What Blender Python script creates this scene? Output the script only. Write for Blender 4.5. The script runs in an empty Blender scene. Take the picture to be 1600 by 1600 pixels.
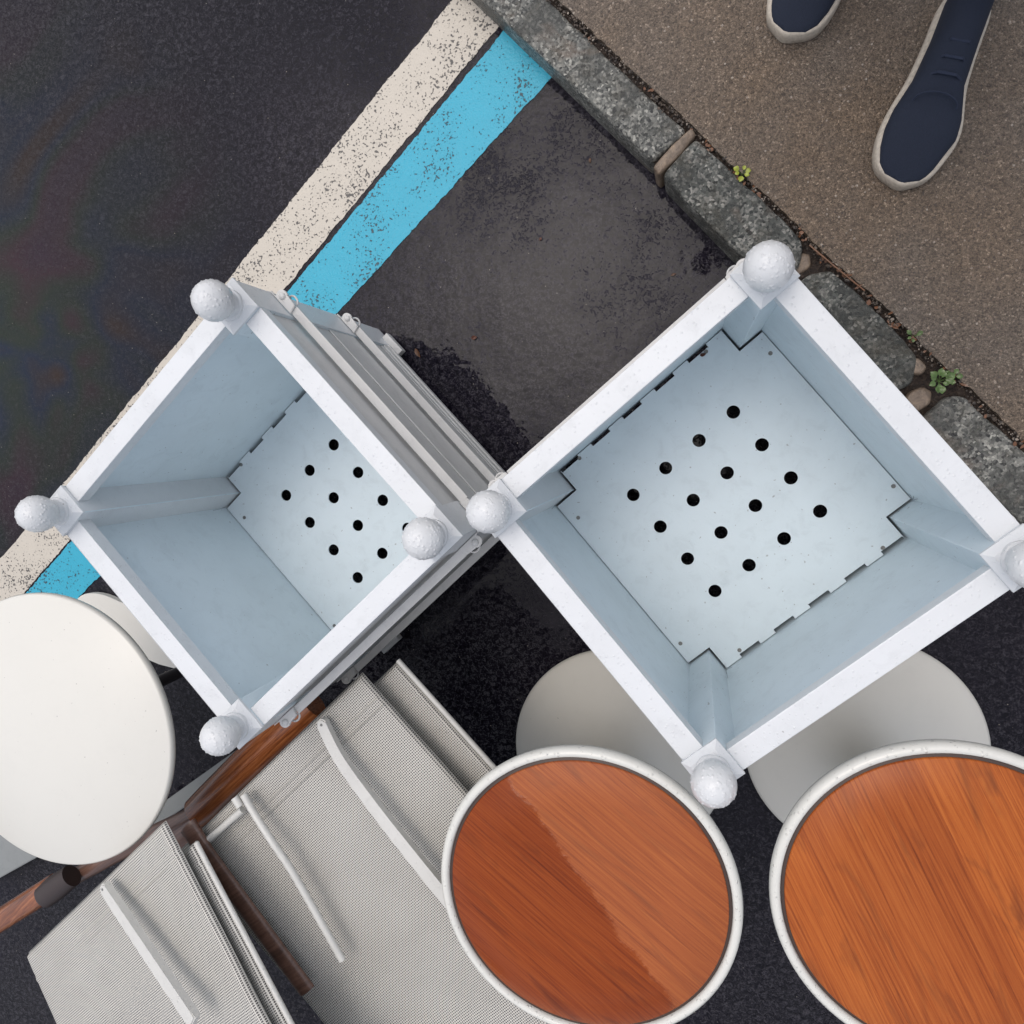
import bpy, bmesh, math, random
import numpy as np
from mathutils import Vector, Matrix
from mathutils import noise as mnoise
random.seed(7)
S = bpy.context.scene
COL = S.collection
PI = math.pi

# ------------------------------------------------------------ camera, sky, sun, exposure
CAM_H = 1.3305
FPX, TX, TY = 1144.54, .24652, -.10287
dv = Vector((TX, TY, 1)).normalized(); upc = -dv
xc = Vector((1, 0, 0)); xc = (xc - xc.dot(upc) * upc).normalized(); yc = upc.cross(xc)
Rm = Matrix((xc, yc, upc)).transposed()          # world -> camera (x right, y down, z forward)
r0, r1, r2 = Rm.row
cam = bpy.data.cameras.new('camera'); camo = bpy.data.objects.new('camera', cam); COL.objects.link(camo)
mw = Matrix.Identity(4)
for i in range(3):
    mw[i][0] = r0[i]; mw[i][1] = -r1[i]; mw[i][2] = -r2[i]
mw[2][3] = CAM_H
camo.matrix_world = mw
cam.sensor_width = 36; cam.lens = FPX / 1600 * 36; cam.clip_start = .02; cam.clip_end = 500
S.camera = camo

SUN_EL, SUN_AZ = math.radians(74), math.radians(-35)     # azimuth clockwise from +Y
W = bpy.data.worlds.new('World'); S.world = W; W.use_nodes = True
nt = W.node_tree; nt.nodes.clear()
sky = nt.nodes.new('ShaderNodeTexSky'); sky.sky_type = 'NISHITA'; sky.sun_disc = False
sky.sun_elevation = SUN_EL; sky.sun_rotation = SUN_AZ
sky.air_density = 1.0; sky.dust_density = 4.5; sky.ozone_density = 1.0
hs = nt.nodes.new('ShaderNodeHueSaturation'); hs.inputs['Saturation'].default_value = .6
bg = nt.nodes.new('ShaderNodeBackground'); bg.inputs['Strength'].default_value = .15
wo = nt.nodes.new('ShaderNodeOutputWorld')
nt.links.new(sky.outputs[0], hs.inputs['Color']); nt.links.new(hs.outputs[0], bg.inputs['Color']); nt.links.new(bg.outputs[0], wo.inputs[0])
sl = bpy.data.lights.new('sun', 'SUN'); sl.energy = .7; sl.angle = math.radians(150); sl.color = (1, .98, .955)
so = bpy.data.objects.new('sun', sl); COL.objects.link(so)
sd = Vector((math.sin(SUN_AZ) * math.cos(SUN_EL), math.cos(SUN_AZ) * math.cos(SUN_EL), math.sin(SUN_EL)))
so.rotation_euler = sd.to_track_quat('Z', 'Y').to_euler()
S.view_settings.view_transform = 'Standard'; S.view_settings.look = 'None'
S.view_settings.gamma = 1; S.view_settings.exposure = 0.16
S.render.resolution_x = S.render.resolution_y = 1024

# ------------------------------------------------------------ material helpers
class M:
    def __init__(s, name):
        s.m = bpy.data.materials.new(name); s.m.use_nodes = True
        s.t = s.m.node_tree; s.t.nodes.clear()
        s.out = s.n('ShaderNodeOutputMaterial'); s.b = s.n('ShaderNodeBsdfPrincipled')
        s.l(s.b.outputs[0], s.out.inputs[0])
        s.tc = s.n('ShaderNodeTexCoord')
    def n(s, k, **kw):
        x = s.t.nodes.new(k)
        for a, b in kw.items(): setattr(x, a, b)
        return x
    def l(s, a, b): s.t.links.new(a, b)
    def put(s, inp, v):
        if hasattr(v, 'links') or hasattr(v, 'is_linked'): s.l(v, inp)
        else: inp.default_value = v
    def co(s, kind='Object', scale=(1, 1, 1), rot=(0, 0, 0), loc=(0, 0, 0)):
        mp = s.n('ShaderNodeMapping'); s.l(s.tc.outputs[kind], mp.inputs[0])
        mp.inputs['Scale'].default_value = scale; mp.inputs['Rotation'].default_value = rot; mp.inputs['Location'].default_value = loc
        return mp.outputs[0]
    def noise(s, scale, detail=2, rough=.5, vec=None, dist=0):
        x = s.n('ShaderNodeTexNoise'); x.inputs['Scale'].default_value = scale; x.inputs['Detail'].default_value = detail
        x.inputs['Roughness'].default_value = rough; x.inputs['Distortion'].default_value = dist
        s.l(vec if vec else s.tc.outputs['Object'], x.inputs['Vector']); return x.outputs['Fac']
    def vor(s, scale, feature='F1', out='Distance', vec=None, rnd=1):
        x = s.n('ShaderNodeTexVoronoi', feature=feature); x.inputs['Scale'].default_value = scale; x.inputs['Randomness'].default_value = rnd
        s.l(vec if vec else s.tc.outputs['Object'], x.inputs['Vector']); return x.outputs[out]
    def ramp(s, fac, stops, interp='LINEAR'):
        x = s.n('ShaderNodeValToRGB'); x.color_ramp.interpolation = interp; e = x.color_ramp.elements
        while len(e) < len(stops): e.new(.5)
        for q, (p, c) in zip(e, stops):
            q.position = p; q.color = (c, c, c, 1) if not hasattr(c, '__len__') else (*c, 1)
        s.l(fac, x.inputs[0]); return x.outputs[0]
    def mix(s, f, a, b, mode='MIX'):
        x = s.n('ShaderNodeMix', data_type='RGBA', blend_type=mode)
        for i, v in ((0, f), (6, a), (7, b)):
            if isinstance(v, (tuple, list)): v = (*v, 1)
            if isinstance(v, (int, float)) and i > 0: v = (v, v, v, 1)
            s.put(x.inputs[i], v)
        return x.outputs[2]
    def math(s, op, a, b=0., c=None):
        x = s.n('ShaderNodeMath', operation=op); s.put(x.inputs[0], a); s.put(x.inputs[1], b)
        if c is not None: s.put(x.inputs[2], c)
        return x.outputs[0]
    def bump(s, h, dist, strength=1, normal=None):
        x = s.n('ShaderNodeBump'); x.inputs['Distance'].default_value = dist; x.inputs['Strength'].default_value = strength
        s.l(h, x.inputs['Height'])
        if normal: s.l(normal, x.inputs['Normal'])
        return x.outputs[0]
    def done(s, color=None, rough=None, normal=None, **kw):
        if color is not None: s.put(s.b.inputs['Base Color'], (*color, 1) if isinstance(color, (tuple, list)) else color)
        if rough is not None: s.put(s.b.inputs['Roughness'], rough)
        if normal is not None: s.l(normal, s.b.inputs['Normal'])
        for k, v in kw.items(): s.put(s.b.inputs[k.replace('_', ' ')], v)
        return s.m

def drops(m, scale, size=.32):
    """rain drops: rounded bumps of random presence"""
    d = m.vor(scale); c = m.vor(scale, out='Color')
    r = m.math('MULTIPLY', m.n_sep(c), size)
    return m.math('MAXIMUM', m.math('SUBTRACT', r, d), 0.)
def _sep(s, c):
    x = s.n('ShaderNodeSeparateColor'); s.l(c, x.inputs[0]); return x.outputs[0]
M.n_sep = _sep

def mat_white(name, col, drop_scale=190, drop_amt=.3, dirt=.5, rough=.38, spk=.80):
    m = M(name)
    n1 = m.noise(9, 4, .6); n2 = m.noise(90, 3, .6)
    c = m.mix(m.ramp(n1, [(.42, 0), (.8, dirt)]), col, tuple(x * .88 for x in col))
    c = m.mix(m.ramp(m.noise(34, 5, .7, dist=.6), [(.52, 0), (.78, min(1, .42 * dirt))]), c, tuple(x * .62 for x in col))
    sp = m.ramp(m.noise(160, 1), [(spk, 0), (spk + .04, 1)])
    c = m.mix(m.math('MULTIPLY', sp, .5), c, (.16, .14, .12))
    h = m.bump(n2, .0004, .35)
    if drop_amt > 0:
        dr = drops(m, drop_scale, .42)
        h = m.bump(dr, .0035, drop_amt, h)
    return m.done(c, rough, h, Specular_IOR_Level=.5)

def m_asphalt():
    m = M('wet asphalt')
    agg = m.noise(125, 3, .6, dist=.9)
    agg2 = m.noise(330, 3, .6, dist=.3)
    agg = m.math('ADD', m.math('MULTIPLY', agg, .58), m.math('MULTIPLY', agg2, .42))
    big = m.noise(3.1, 3, .55); mid = m.noise(19, 3, .6)
    lev = m.math('ADD', m.math('MULTIPLY', big, .75), m.math('MULTIPLY', mid, .25))
    level = m.ramp(lev, [(.36, .37), (.62, .53)])
    for cx, cy, rad, k in ((-.40, .28, .60, .125), (-1.45, -.05, .35, .07), (-.30, -.45, .4, .05)):      # film of water lying in the hollows
        ds = m.n('ShaderNodeVectorMath', operation='DISTANCE'); m.l(m.tc.outputs['Object'], ds.inputs[0]); ds.inputs[1].default_value = (cx, cy, 0)
        wob = m.math('ADD', ds.outputs['Value'], m.math('MULTIPLY', m.math('SUBTRACT', mid, .5), .35))
        level = m.math('ADD', level, m.math('MULTIPLY', m.ramp(wob, [(rad * .62, 1), (rad, 0)]), k))
    x = m.n('ShaderNodeMath', operation='SMOOTH_MAX'); m.l(agg, x.inputs[0]); m.l(level, x.inputs[1]); x.inputs[2].default_value = .03
    h = x.outputs[0]
    above = m.math('SUBTRACT', agg, level)
    rough = m.ramp(above, [(0, .03), (.02, .09), (.12, .24)])
    sheen_c = m.ramp(m.noise(2.2, 2, .5, dist=1.2), [(.3, (.040, .022, .036)), (.42, (.046, .024, .030)), (.5, (.026, .034, .024)), (.58, (.018, .026, .044)), (.68, (.044, .028, .020))])
    # oil film on the travel lane side, its rainbow sheen painted into the colour
    sp = m.n('ShaderNodeVectorMath', operation='DISTANCE'); m.l(m.tc.outputs['Object'], sp.inputs[0]); sp.inputs[1].default_value = (-1.55, .25, 0)
    om = m.ramp(sp.outputs['Value'], [(.1, .85), (.75, 0)])
    base = m.ramp(agg, [(.40, (.004, .0036, .0065)), (.5, (.012, .0105, .0165)), (.61, (.046, .042, .052))])
    c = m.mix(om, base, sheen_c)
    chip = m.ramp(m.vor(95), [(.06, 1), (.09, 0)])
    cc = m.n_sep(m.vor(95, out='Color'))
    chip = m.math('MULTIPLY', chip, m.ramp(cc, [(.86, 0), (.9, 1)]))
    c = m.mix(chip, c, (.32, .29, .25))
    nb = m.bump(h, .009, 1.)
    return m.done(c, rough, nb, Specular_IOR_Level=m.ramp(above, [(0, .13), (.04, .25)]))

def m_paint(name, col, wear):
    m = M(name)
    n = m.noise(210, 3, .55); n2 = m.noise(14, 3, .6); n3 = m.noise(60, 2, .5)
    f = m.math('ADD', n, m.math('MULTIPLY', m.math('SUBTRACT', n2, .5), .42))
    f = m.math('ADD', f, m.math('MULTIPLY', m.math('SUBTRACT', n3, .5), .12))
    hole = m.ramp(f, [(wear, 0), (wear + .025, 1)])
    c = m.mix(m.ramp(n2, [(.3, 0), (.75, .35)]), col, tuple(x * .78 for x in col))
    c = m.mix(m.math('MULTIPLY', hole, .88), c, (.03, .03, .034))
    nb = m.bump(m.math('SUBTRACT', m.noise(230, 3, .6), m.math('MULTIPLY', hole, .6)), .0014, .7)
    return m.done(c, .36, nb, Specular_IOR_Level=.4)

def m_sidewalk():
    m = M('brown gravel asphalt')
    v1 = m.vor(330, out='Color'); v2 = m.vor(170, out='Color'); d1 = m.vor(330); d2 = m.vor(170)
    v1 = m.mix(.45, v1, m.vor(520, out='Color')); a = m.n_sep(v1); b = m.n_sep(v2)
    base = m.ramp(a, [(0, (.060, .050, .040)), (.3, (.125, .102, .080)), (.6, (.180, .148, .116)), (.85, (.25, .205, .16)), (.97, (.44, .38, .31))])
    big = m.noise(2.4, 4, .6)
    tint = m.ramp(big, [(.35, (.95, .97, 1.02)), (.7, (1.16, .98, .80))])
    c = m.mix(1., base, tint, 'MULTIPLY')
    peb = m.math('MULTIPLY', m.ramp(d2, [(.28, 1), (.34, 0)]), m.ramp(b, [(.80, 0), (.83, 1)]))
    pc = m.ramp(m.n_sep(v2), [(.80, (.06, .055, .055)), (.87, (.12, .09, .07)), (.93, (.30, .22, .16)), (.99, (.5, .43, .36))])
    c = m.mix(m.math('MULTIPLY', peb, .8), c, pc)
    fine = m.noise(700, 3, .7)
    c = m.mix(m.ramp(fine, [(.40, .75), (.50, 0)]), c, (.03, .022, .018))
    h = m.math('ADD', m.math('SUBTRACT', 1., d1), m.math('MULTIPLY', m.noise(300, 4, .7), 1.2))
    nb = m.bump(h, .0022, .9)
    nb = m.bump(m.noise(14, 3, .5), .006, .5, nb)
    return m.done(c, .5, nb, Specular_IOR_Level=.45)

def m_granite(name, a, b, dark):
    m = M(name)
    n1 = m.noise(420, 3, .7); n2 = m.noise(13, 4, .6, vec=m.co(scale=(1, 1, 1), rot=(0, 0, .5)), dist=.8); v = m.n_sep(m.vor(260, out='Color'))
    c = m.ramp(v, [(0, dark), (.25, tuple(x * .6 for x in a)), (.6, a), (.9, b), (1, tuple(min(1, x * 1.5) for x in b))])
    c = m.mix(m.ramp(n2, [(.46, 0), (.6, .75)]), c, tuple(x * .33 for x in a))
    c = m.mix(m.ramp(m.noise(9, 3, .6, dist=1.2), [(.56, 0), (.68, .5)]), c, (.26, .20, .155))
    nb = m.bump(m.math('ADD', n1, m.math('MULTIPLY', m.noise(70, 4, .7), 1.6)), .004, .9)
    c = m.mix(m.ramp(m.noise(26, 4, .65), [(.5, 0), (.72, .5)]), c, (.085, .072, .05))
    return m.done(c, m.ramp(n1, [(.4, .25), (.65, .55)]), nb)

def m_wood(name, c1, c2, c3, axis_rot=0., grain=1., rough=.3, kind='Object', drop=0.):
    m = M(name)
    rc = m.co(kind, rot=(0, 0, axis_rot))
    def sc(k):
        x = m.n('ShaderNodeVectorMath', operation='MULTIPLY'); m.l(rc, x.inputs[0]); x.inputs[1].default_value = k; return x.outputs[0]
    v = sc((4.5, 90, 60)); v2 = sc((2., 22, 16))
    n1 = m.noise(3.2 * grain, 5, .62, vec=v, dist=.5); n2 = m.noise(1.3 * grain, 3, .6, vec=v2, dist=1.2)
    c = m.ramp(n1, [(.28, c1), (.5, c2), (.72, c3)])
    c = m.mix(m.ramp(n2, [(.45, 0), (.72, .55)]), c, tuple(x * .55 for x in c1))
    nb = m.bump(n1, .0006, .5)
    if drop: nb = m.bump(drops(m, 160, .3), .003, drop, nb)
    return m.done(c, rough, nb, Coat_Weight=.35, Coat_Roughness=.16)

def m_stool_wood(name, rot, puddle, sw=.05, sl=1.6):
    """varnished staves of different tone, glued side by side"""
    m = M(name)
    rc = m.co('Object', rot=(0, 0, rot))
    sx = m.n('ShaderNodeSeparateXYZ'); m.l(rc, sx.inputs[0])
    X = sx.outputs[0]; Y = sx.outputs[1]
    st = m.math('FLOOR', m.math('DIVIDE', m.math('ADD', Y, .013), sw))
    row = m.n('ShaderNodeTexWhiteNoise', noise_dimensions='1D'); m.l(st, row.inputs['W'])
    seg = m.math('FLOOR', m.math('ADD', m.math('DIVIDE', X, sl), m.math('MULTIPLY', row.outputs['Value'], 3.)))
    wn = m.n('ShaderNodeTexWhiteNoise', noise_dimensions='2D')
    cb = m.n('ShaderNodeCombineXYZ'); m.l(st, cb.inputs[0]); m.l(seg, cb.inputs[1]); m.l(cb.outputs[0], wn.inputs['Vector'])
    tone = wn.outputs['Value']
    gv = m.n('ShaderNodeCombineXYZ'); m.l(m.math('MULTIPLY', X, 2.6), gv.inputs[0]); m.l(m.math('MULTIPLY', Y, 150.), gv.inputs[1]); m.l(m.math('MULTIPLY', tone, 37.), gv.inputs[2])
    g = m.noise(2.4, 8, .72, vec=gv.outputs[0], dist=.25)
    gv2 = m.n('ShaderNodeCombineXYZ'); m.l(m.math('MULTIPLY', X, 5.), gv2.inputs[0]); m.l(m.math('MULTIPLY', Y, 24.), gv2.inputs[1]); m.l(m.math('MULTIPLY', tone, 17.), gv2.inputs[2])
    fig = m.noise(1.1, 3, .6, vec=gv2.outputs[0], dist=1.5)
    c = m.ramp(g, [(.27, (.13, .024, .005)), (.46, (.33, .076, .014)), (.72, (.46, .135, .028))])
    c = m.mix(1., c, m.ramp(tone, [(0, (.86, .80, .74)), (.5, (1, 1, 1)), (1, (1.1, 1.13, 1.06))]), 'MULTIPLY')
    c = m.mix(m.ramp(fig, [(.54, 0), (.74, .6)]), c, (.13, .032, .011))
    nb = m.bump(g, .0004, .4)
    rough = .3
    if puddle:   # a soaked darker patch with a wavy edge, and the drier matt side
        wob = m.math('ADD', m.math('MULTIPLY', m.math('SUBTRACT', m.noise(26, 3, .6), .5), .035), m.math('MULTIPLY', m.math('SUBTRACT', m.noise(150, 2, .6), .5), .012))
        oc = m.n('ShaderNodeSeparateXYZ'); m.l(m.tc.outputs['Object'], oc.inputs[0])
        line = m.math('ADD', m.math('ADD', oc.outputs[0], m.math('MULTIPLY', oc.outputs[1], 0.757)), wob)
        dry = m.ramp(m.math('ADD', line, .5), [(0.5102, 0), (0.5172, 1)])
        c = m.mix(dry, m.mix(1., c, (.70, .55, .42), 'MULTIPLY'), m.mix(.13, c, (.42, .185, .115)))
        rough = m.ramp(dry, [(0, .12), (1, .42)])
        nb = m.bump(m.math('SUBTRACT', 1., dry), .0012, .8, nb)
    else:
        nb = m.bump(drops(m, 110, .16), .002, .8, nb)
    return m.done(c, rough, nb, Specular_IOR_Level=.22)

def m_mesh_fabric():
    m = M('woven mesh fabric')
    sx = m.n('ShaderNodeSeparateXYZ'); m.l(m.tc.outputs['UV'], sx.inputs[0])
    P = .0034
    wv = m.math('MULTIPLY', m.math('SUBTRACT', m.noise(3.5, 2), .5), 1.2)
    a = m.math('ABSOLUTE', m.math('SINE', m.math('ADD', m.math('MULTIPLY', sx.outputs[0], PI / P), wv)))
    b = m.math('ABSOLUTE', m.math('SINE', m.math('ADD', m.math('MULTIPLY', sx.outputs[1], PI / P), wv)))
    mn = m.math('MULTIPLY', a, b)
    hole = m.ramp(mn, [(.40, 0), (.58, 1)])
    st = m.noise(7, 4, .6)
    c = m.mix(m.ramp(st, [(.4, 0), (.75, .45)]), (.62, .60, .55), (.44, .41, .365))
    sp = m.ramp(m.noise(240, 1), [(.79, 0), (.82, 1)])
    c = m.mix(hole, c, (.07, .066, .064)); c = m.mix(m.math('MULTIPLY', sp, .7), c, (.12, .09, .07))
    nb = m.bump(m.math('SUBTRACT', 1., mn), .0006, .6)
    return m.done(c, .55, nb)

MT = {}
MT['asphalt'] = m_asphalt()
MT['cream'] = m_paint('cream road paint', (.56, .51, .435), .60)
MT['blue'] = m_paint('blue road paint', (.028, .37, .52), .635)
MT['walk'] = m_sidewalk()
MT['granite'] = [m_granite('granite pale', (.21, .21, .19), (.37, .36, .32), (.04, .04, .04)),
                 m_granite('granite dark', (.14, .145, .13), (.29, .28, .25), (.02, .022, .022))]
def _st():
    m = M('brown infill stone'); c = m.ramp(m.noise(60, 4, .65, dist=.6), [(.3, (.10, .075, .055)), (.55, (.22, .165, .12)), (.75, (.34, .25, .17))])
    return m.done(c, .4, m.bump(m.noise(150, 4, .7), .003, .8))
MT['infill'] = _st()
def _dirt():
    m = M('damp dirt'); c = m.ramp(m.noise(170, 4, .7), [(.35, (.014, .010, .008)), (.55, (.045, .030, .022)), (.72, (.13, .10, .075))])
    return m.done(c, .5, m.bump(m.noise(170, 4, .7), .008, 1.))
MT['dirt'] = _dirt()
MT['white'] = mat_white('white painted metal', (.69, .705, .715), drop_scale=210, drop_amt=.5, dirt=.7)
MT['inner_skyshade'] = mat_white('white sheet inside tinted sky shade blue', (.69, .775, .815), drop_scale=120, drop_amt=.15, dirt=.7, rough=.45, spk=.735)  # white paint; the bluish cast of sky-lit shade is put into the colour
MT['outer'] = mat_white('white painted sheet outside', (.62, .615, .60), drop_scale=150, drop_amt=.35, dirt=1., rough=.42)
MT['ballw'] = mat_white('white painted ball', (.67, .68, .685), drop_scale=420, drop_amt=.4, dirt=.3, rough=.3)
MT['crease'] = M('paint crease').done((.20, .22, .24), .6)
MT['screw'] = M('dull screw').done((.20, .20, .19), .45, None, Metallic=.6)
MT['cream_pl'] = mat_white('off white gloss lacquer', (.68, .67, .62), drop_scale=230, drop_amt=.8, dirt=.3, rough=.2)
MT['tabletop'] = mat_white('cream table laminate', (.70, .68, .62), drop_scale=60, drop_amt=.0, dirt=.15, rough=.3, spk=.755)
MT['base'] = mat_white('off white stool base', (.64, .62, .565), drop_scale=90, drop_amt=.05, dirt=.2, rough=.55)
MT['seal'] = M('dark seal').done((.05, .028, .02), .4)
MT['stoolA'] = m_stool_wood('soaked stool wood', math.radians(37), True, 9., 9.)
MT['stoolB'] = m_stool_wood('stool wood', math.radians(63), False)
MT['fabric'] = m_mesh_fabric()
MT['alu'] = mat_white('white coated aluminium', (.62, .61, .575), drop_scale=200, drop_amt=.5, dirt=.8, rough=.4)
MT['rail'] = m_wood('varnished brown rail', (.10, .026, .009), (.25, .075, .022), (.40, .15, .055), math.radians(-43), rough=.25)
MT['rail2'] = m_wood('dull brown rail', (.075, .035, .024), (.13, .065, .045), (.19, .10, .07), math.radians(-36), rough=.4)
MT['pole'] = m_wood('near black pole', (.012, .007, .006), (.02, .012, .010), (.03, .018, .015), rough=.5)
MT['capm'] = M('dark brown fitting').done((.035, .022, .02), .45)
MT['black'] = M('black plastic').done((.030, .024, .026), .5)
MT['thread'] = M('seam thread').done((.36, .345, .31), .7)
MT['board'] = mat_white('grey board', (.23, .24, .235), drop_amt=.2, dirt=.8)
def _cv(name, c, sc=900, rg=.85):
    m = M(name); n = m.noise(sc, 2, .5)
    return m.done(m.mix(n, tuple(x * .6 for x in c), tuple(x * 1.3 for x in c)), rg, m.bump(n, .0006, .8))
MT['canvas'] = _cv('navy canvas', (.010, .016, .034))
MT['rubber'] = _cv('cream rubber', (.52, .46, .38), 200, .6)
MT['jeans'] = _cv('dark blue denim', (.016, .024, .05))
MT['jacket'] = _cv('charcoal jacket', (.025, .025, .028))
MT['skin'] = _cv('skin', (.50, .30, .22), 300, .5)
MT['hair'] = _cv('dark hair', (.03, .02, .015), 300, .5)
def _lf(n, c): 
    m = M(n); k = m.noise(120, 3); return m.done(m.mix(k, tuple(x * .45 for x in c), tuple(x * 1.4 for x in c)), .3)
MT['leaf_red'] = _lf('brown red leaf', (.17, .05, .025)); MT['leaf_or'] = _lf('orange leaf', (.17, .075, .035))
MT['leaf_gr'] = _lf('green weed leaf', (.085, .15, .035)); MT['leaf_yg'] = _lf('yellow green leaf', (.32, .36, .04))

# ------------------------------------------------------------ mesh helpers
def obj(name, me, mat=None, parent=None, smooth=None):
    if isinstance(me, bmesh.types.BMesh):
        bm = me; me = bpy.data.meshes.new(name)
        bmesh.ops.recalc_face_normals(bm, faces=bm.faces); bm.to_mesh(me); bm.free()
    o = bpy.data.objects.new(name, me); COL.objects.link(o)
    if mat: me.materials.clear(); me.materials.append(mat)
    if parent: o.parent = parent
    if smooth is not None:
        for p in me.polygons: p.use_smooth = True
        if smooth < 180:
            bm = bmesh.new(); bm.from_mesh(me)
            for e in bm.edges:
                if len(e.link_faces) == 2 and e.calc_face_angle(0) > math.radians(smooth): e.smooth = False
            bm.to_mesh(me); bm.free()
    return o
def tag(o, label=None, cat=None, group=None, kind=None):
    for k, v in (('label', label), ('category', cat), ('group', group), ('kind', kind)):
        if v: o[k] = v
    return o
def empty(name, loc=(0, 0, 0), rz=0):
    o = bpy.data.objects.new(name, None); COL.objects.link(o); o.location = loc; o.rotation_euler = (0, 0, rz); o.empty_display_size = .05
    return o
def copy_tree(o, parent=None):
    c = o.copy(); COL.objects.link(c); c.parent = parent
    for ch in list(o.children): copy_tree(ch, c)
    return c
def bbox(bm, x0, x1, y0, y1, z0, z1, bev=0., seg=2, mat=None):
    r = bmesh.ops.create_cube(bm, size=1); vs = r['verts']
    for v in vs:
        v.co = Vector((x0 + (v.co.x + .5) * (x1 - x0), y0 + (v.co.y + .5) * (y1 - y0), z0 + (v.co.z + .5) * (z1 - z0)))
        if mat: v.co = mat @ v.co
    if bev:
        es = list({e for v in vs for e in v.link_edges})
        bmesh.ops.bevel(bm, geom=es, offset=bev, segments=seg, affect='EDGES', profile=.6)
def prism(bm, pts, z0, z1, bev=0.):
    lo = [bm.verts.new((x, y, z0)) for x, y in pts]; hi = [bm.verts.new((x, y, z1)) for x, y in pts]
    n = len(pts); bm.faces.new(lo[::-1]); top = bm.faces.new(hi)
    for i in range(n): bm.faces.new((lo[i], lo[(i + 1) % n], hi[(i + 1) % n], hi[i]))
    if bev: bmesh.ops.bevel(bm, geom=list(top.edges), offset=bev, segments=2, affect='EDGES')
def lathe(bm, prof, c=(0, 0), seg=64, sx=1.):
    rings = []
    for r, z in prof:
        if r < 1e-6: rings.append([bm.verts.new((c[0], c[1], z))])
        else: rings.append([bm.verts.new((c[0] + r * math.cos(2 * PI * i / seg) * sx, c[1] + r * math.sin(2 * PI * i / seg), z)) for i in range(seg)])
    for a, b in zip(rings, rings[1:]):
        for i in range(seg):
            j = (i + 1) % seg
            if len(a) == 1 and len(b) == 1: continue
            if len(a) == 1: bm.faces.new((a[0], b[i], b[j]))
            elif len(b) == 1: bm.faces.new((a[i], a[j], b[0]))
            else: bm.faces.new((a[i], a[j], b[j], b[i]))
def tube(bm, pts, r, seg=14, flat=1., cap=True):
    """swept tube through points; r float or list; flat squashes it vertically"""
    pts = [Vector(p) for p in pts]; n = len(pts); rs = r if hasattr(r, '__len__') else [r] * n
    rings = []
    for i, p in enumerate(pts):
        t = (pts[min(i + 1, n - 1)] - pts[max(i - 1, 0)]).normalized()
        s = t.cross(Vector((0, 0, 1)));
        if s.length < 1e-4: s = Vector((1, 0, 0))
        s.normalize(); u = s.cross(t)
        rings.append([bm.verts.new(p + rs[i] * (math.cos(a) * s + flat * math.sin(a) * u)) for a in [2 * PI * k / seg for k in range(seg)]])
    for a, b in zip(rings, rings[1:]):
        for i in range(seg): bm.faces.new((a[i], a[(i + 1) % seg], b[(i + 1) % seg], b[i]))
    if cap: bm.faces.new(rings[0][::-1]); bm.faces.new(rings[-1])
def bez(p, n=10):
    p = [Vector(q) for q in p]; out = []
    for i in range(len(p) - 1):
        a, b, c, d = p[max(i - 1, 0)], p[i], p[i + 1], p[min(i + 2, len(p) - 1)]
        for k in range(n):
            t = k / n
            out.append(.5 * ((2 * b) + (c - a) * t + (2 * a - 5 * b + 4 * c - d) * t * t + (3 * b - a - 3 * c + d) * t ** 3))
    out.append(p[-1]); return out

# ------------------------------------------------------------ ground, markings, pavement
R2 = math.sqrt(.5)
def K(s, c, z=0): return Vector(((s + c) * R2, (c - s) * R2, z))      # kerb frame: s along the kerb, c across it
bm = bmesh.new()
vs = [bm.verts.new(p) for p in ((-150, -150, 0), (150, -150, 0), (150, 150, 0), (-150, 150, 0))]; bm.faces.new(vs)
tag(obj('road', bm, MT['asphalt']), kind='structure')

def strip_sheet(name, left, right, z, mat, jit=.0022):
    """a painted stripe between two polylines, ragged edges"""
    bm = bmesh.new(); N = 1500
    def samp(poly, t, sd):
        y = poly[0][1] + (poly[-1][1] - poly[0][1]) * t
        for (x0, y0), (x1, y1) in zip(poly, poly[1:]):
            if (y0 - y) * (y1 - y) <= 0 and y0 != y1:
                x = x0 + (x1 - x0) * (y - y0) / (y1 - y0); break
        else: x = poly[0][0]
        d = (mnoise.noise(Vector((x * 30, y * 30, sd))) * .0022 + mnoise.noise(Vector((x * 140, y * 140, sd + 3))) * jit)
        return Vector((x - d * R2, y + d * R2, z))
    rows = []
    for i in range(N + 1):
        t = i / N; a = samp(left, t, 1.3); b = samp(right, t, 7.7)
        rows.append((bm.verts.new(a), bm.verts.new(b)))
    for (a, b), (c, d) in zip(rows, rows[1:]): bm.faces.new((a, b, d, c))
    return tag(obj(name, bm, mat), kind='structure')
def ext(pl, lo=-3, hi=3.2):
    (x0, y0), (x1, y1) = pl[0], pl[1]; (xa, ya), (xb, yb) = pl[-1], pl[-2]
    return [(x0 + (hi - y0) * (x0 - x1) / (y0 - y1), hi)] + pl + [(xa + (lo - ya) * (xa - xb) / (ya - yb), lo)]
wl = ext([(-.640, .5776), (-.9225, .3037), (-1.3476, -.1080), (-1.5318, -.278)])
wb = ext([(-.5082, .565), (-.7912, .2852), (-1.3386, -.2310), (-1.4848, -.3664)])
bl = ext([(-.4905, .5665), (-.7800, .2840), (-1.3356, -.2345), (-1.4818, -.3694)])
br = ext([(-.338, .5488), (-.6711, .2409), (-1.2658, -.3094), (-1.3368, -.3710)])
strip_sheet('road_marking', wl, wb, .0012, MT['cream'])
strip_sheet('road_marking', bl, br, .0012, MT['blue'])

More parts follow.
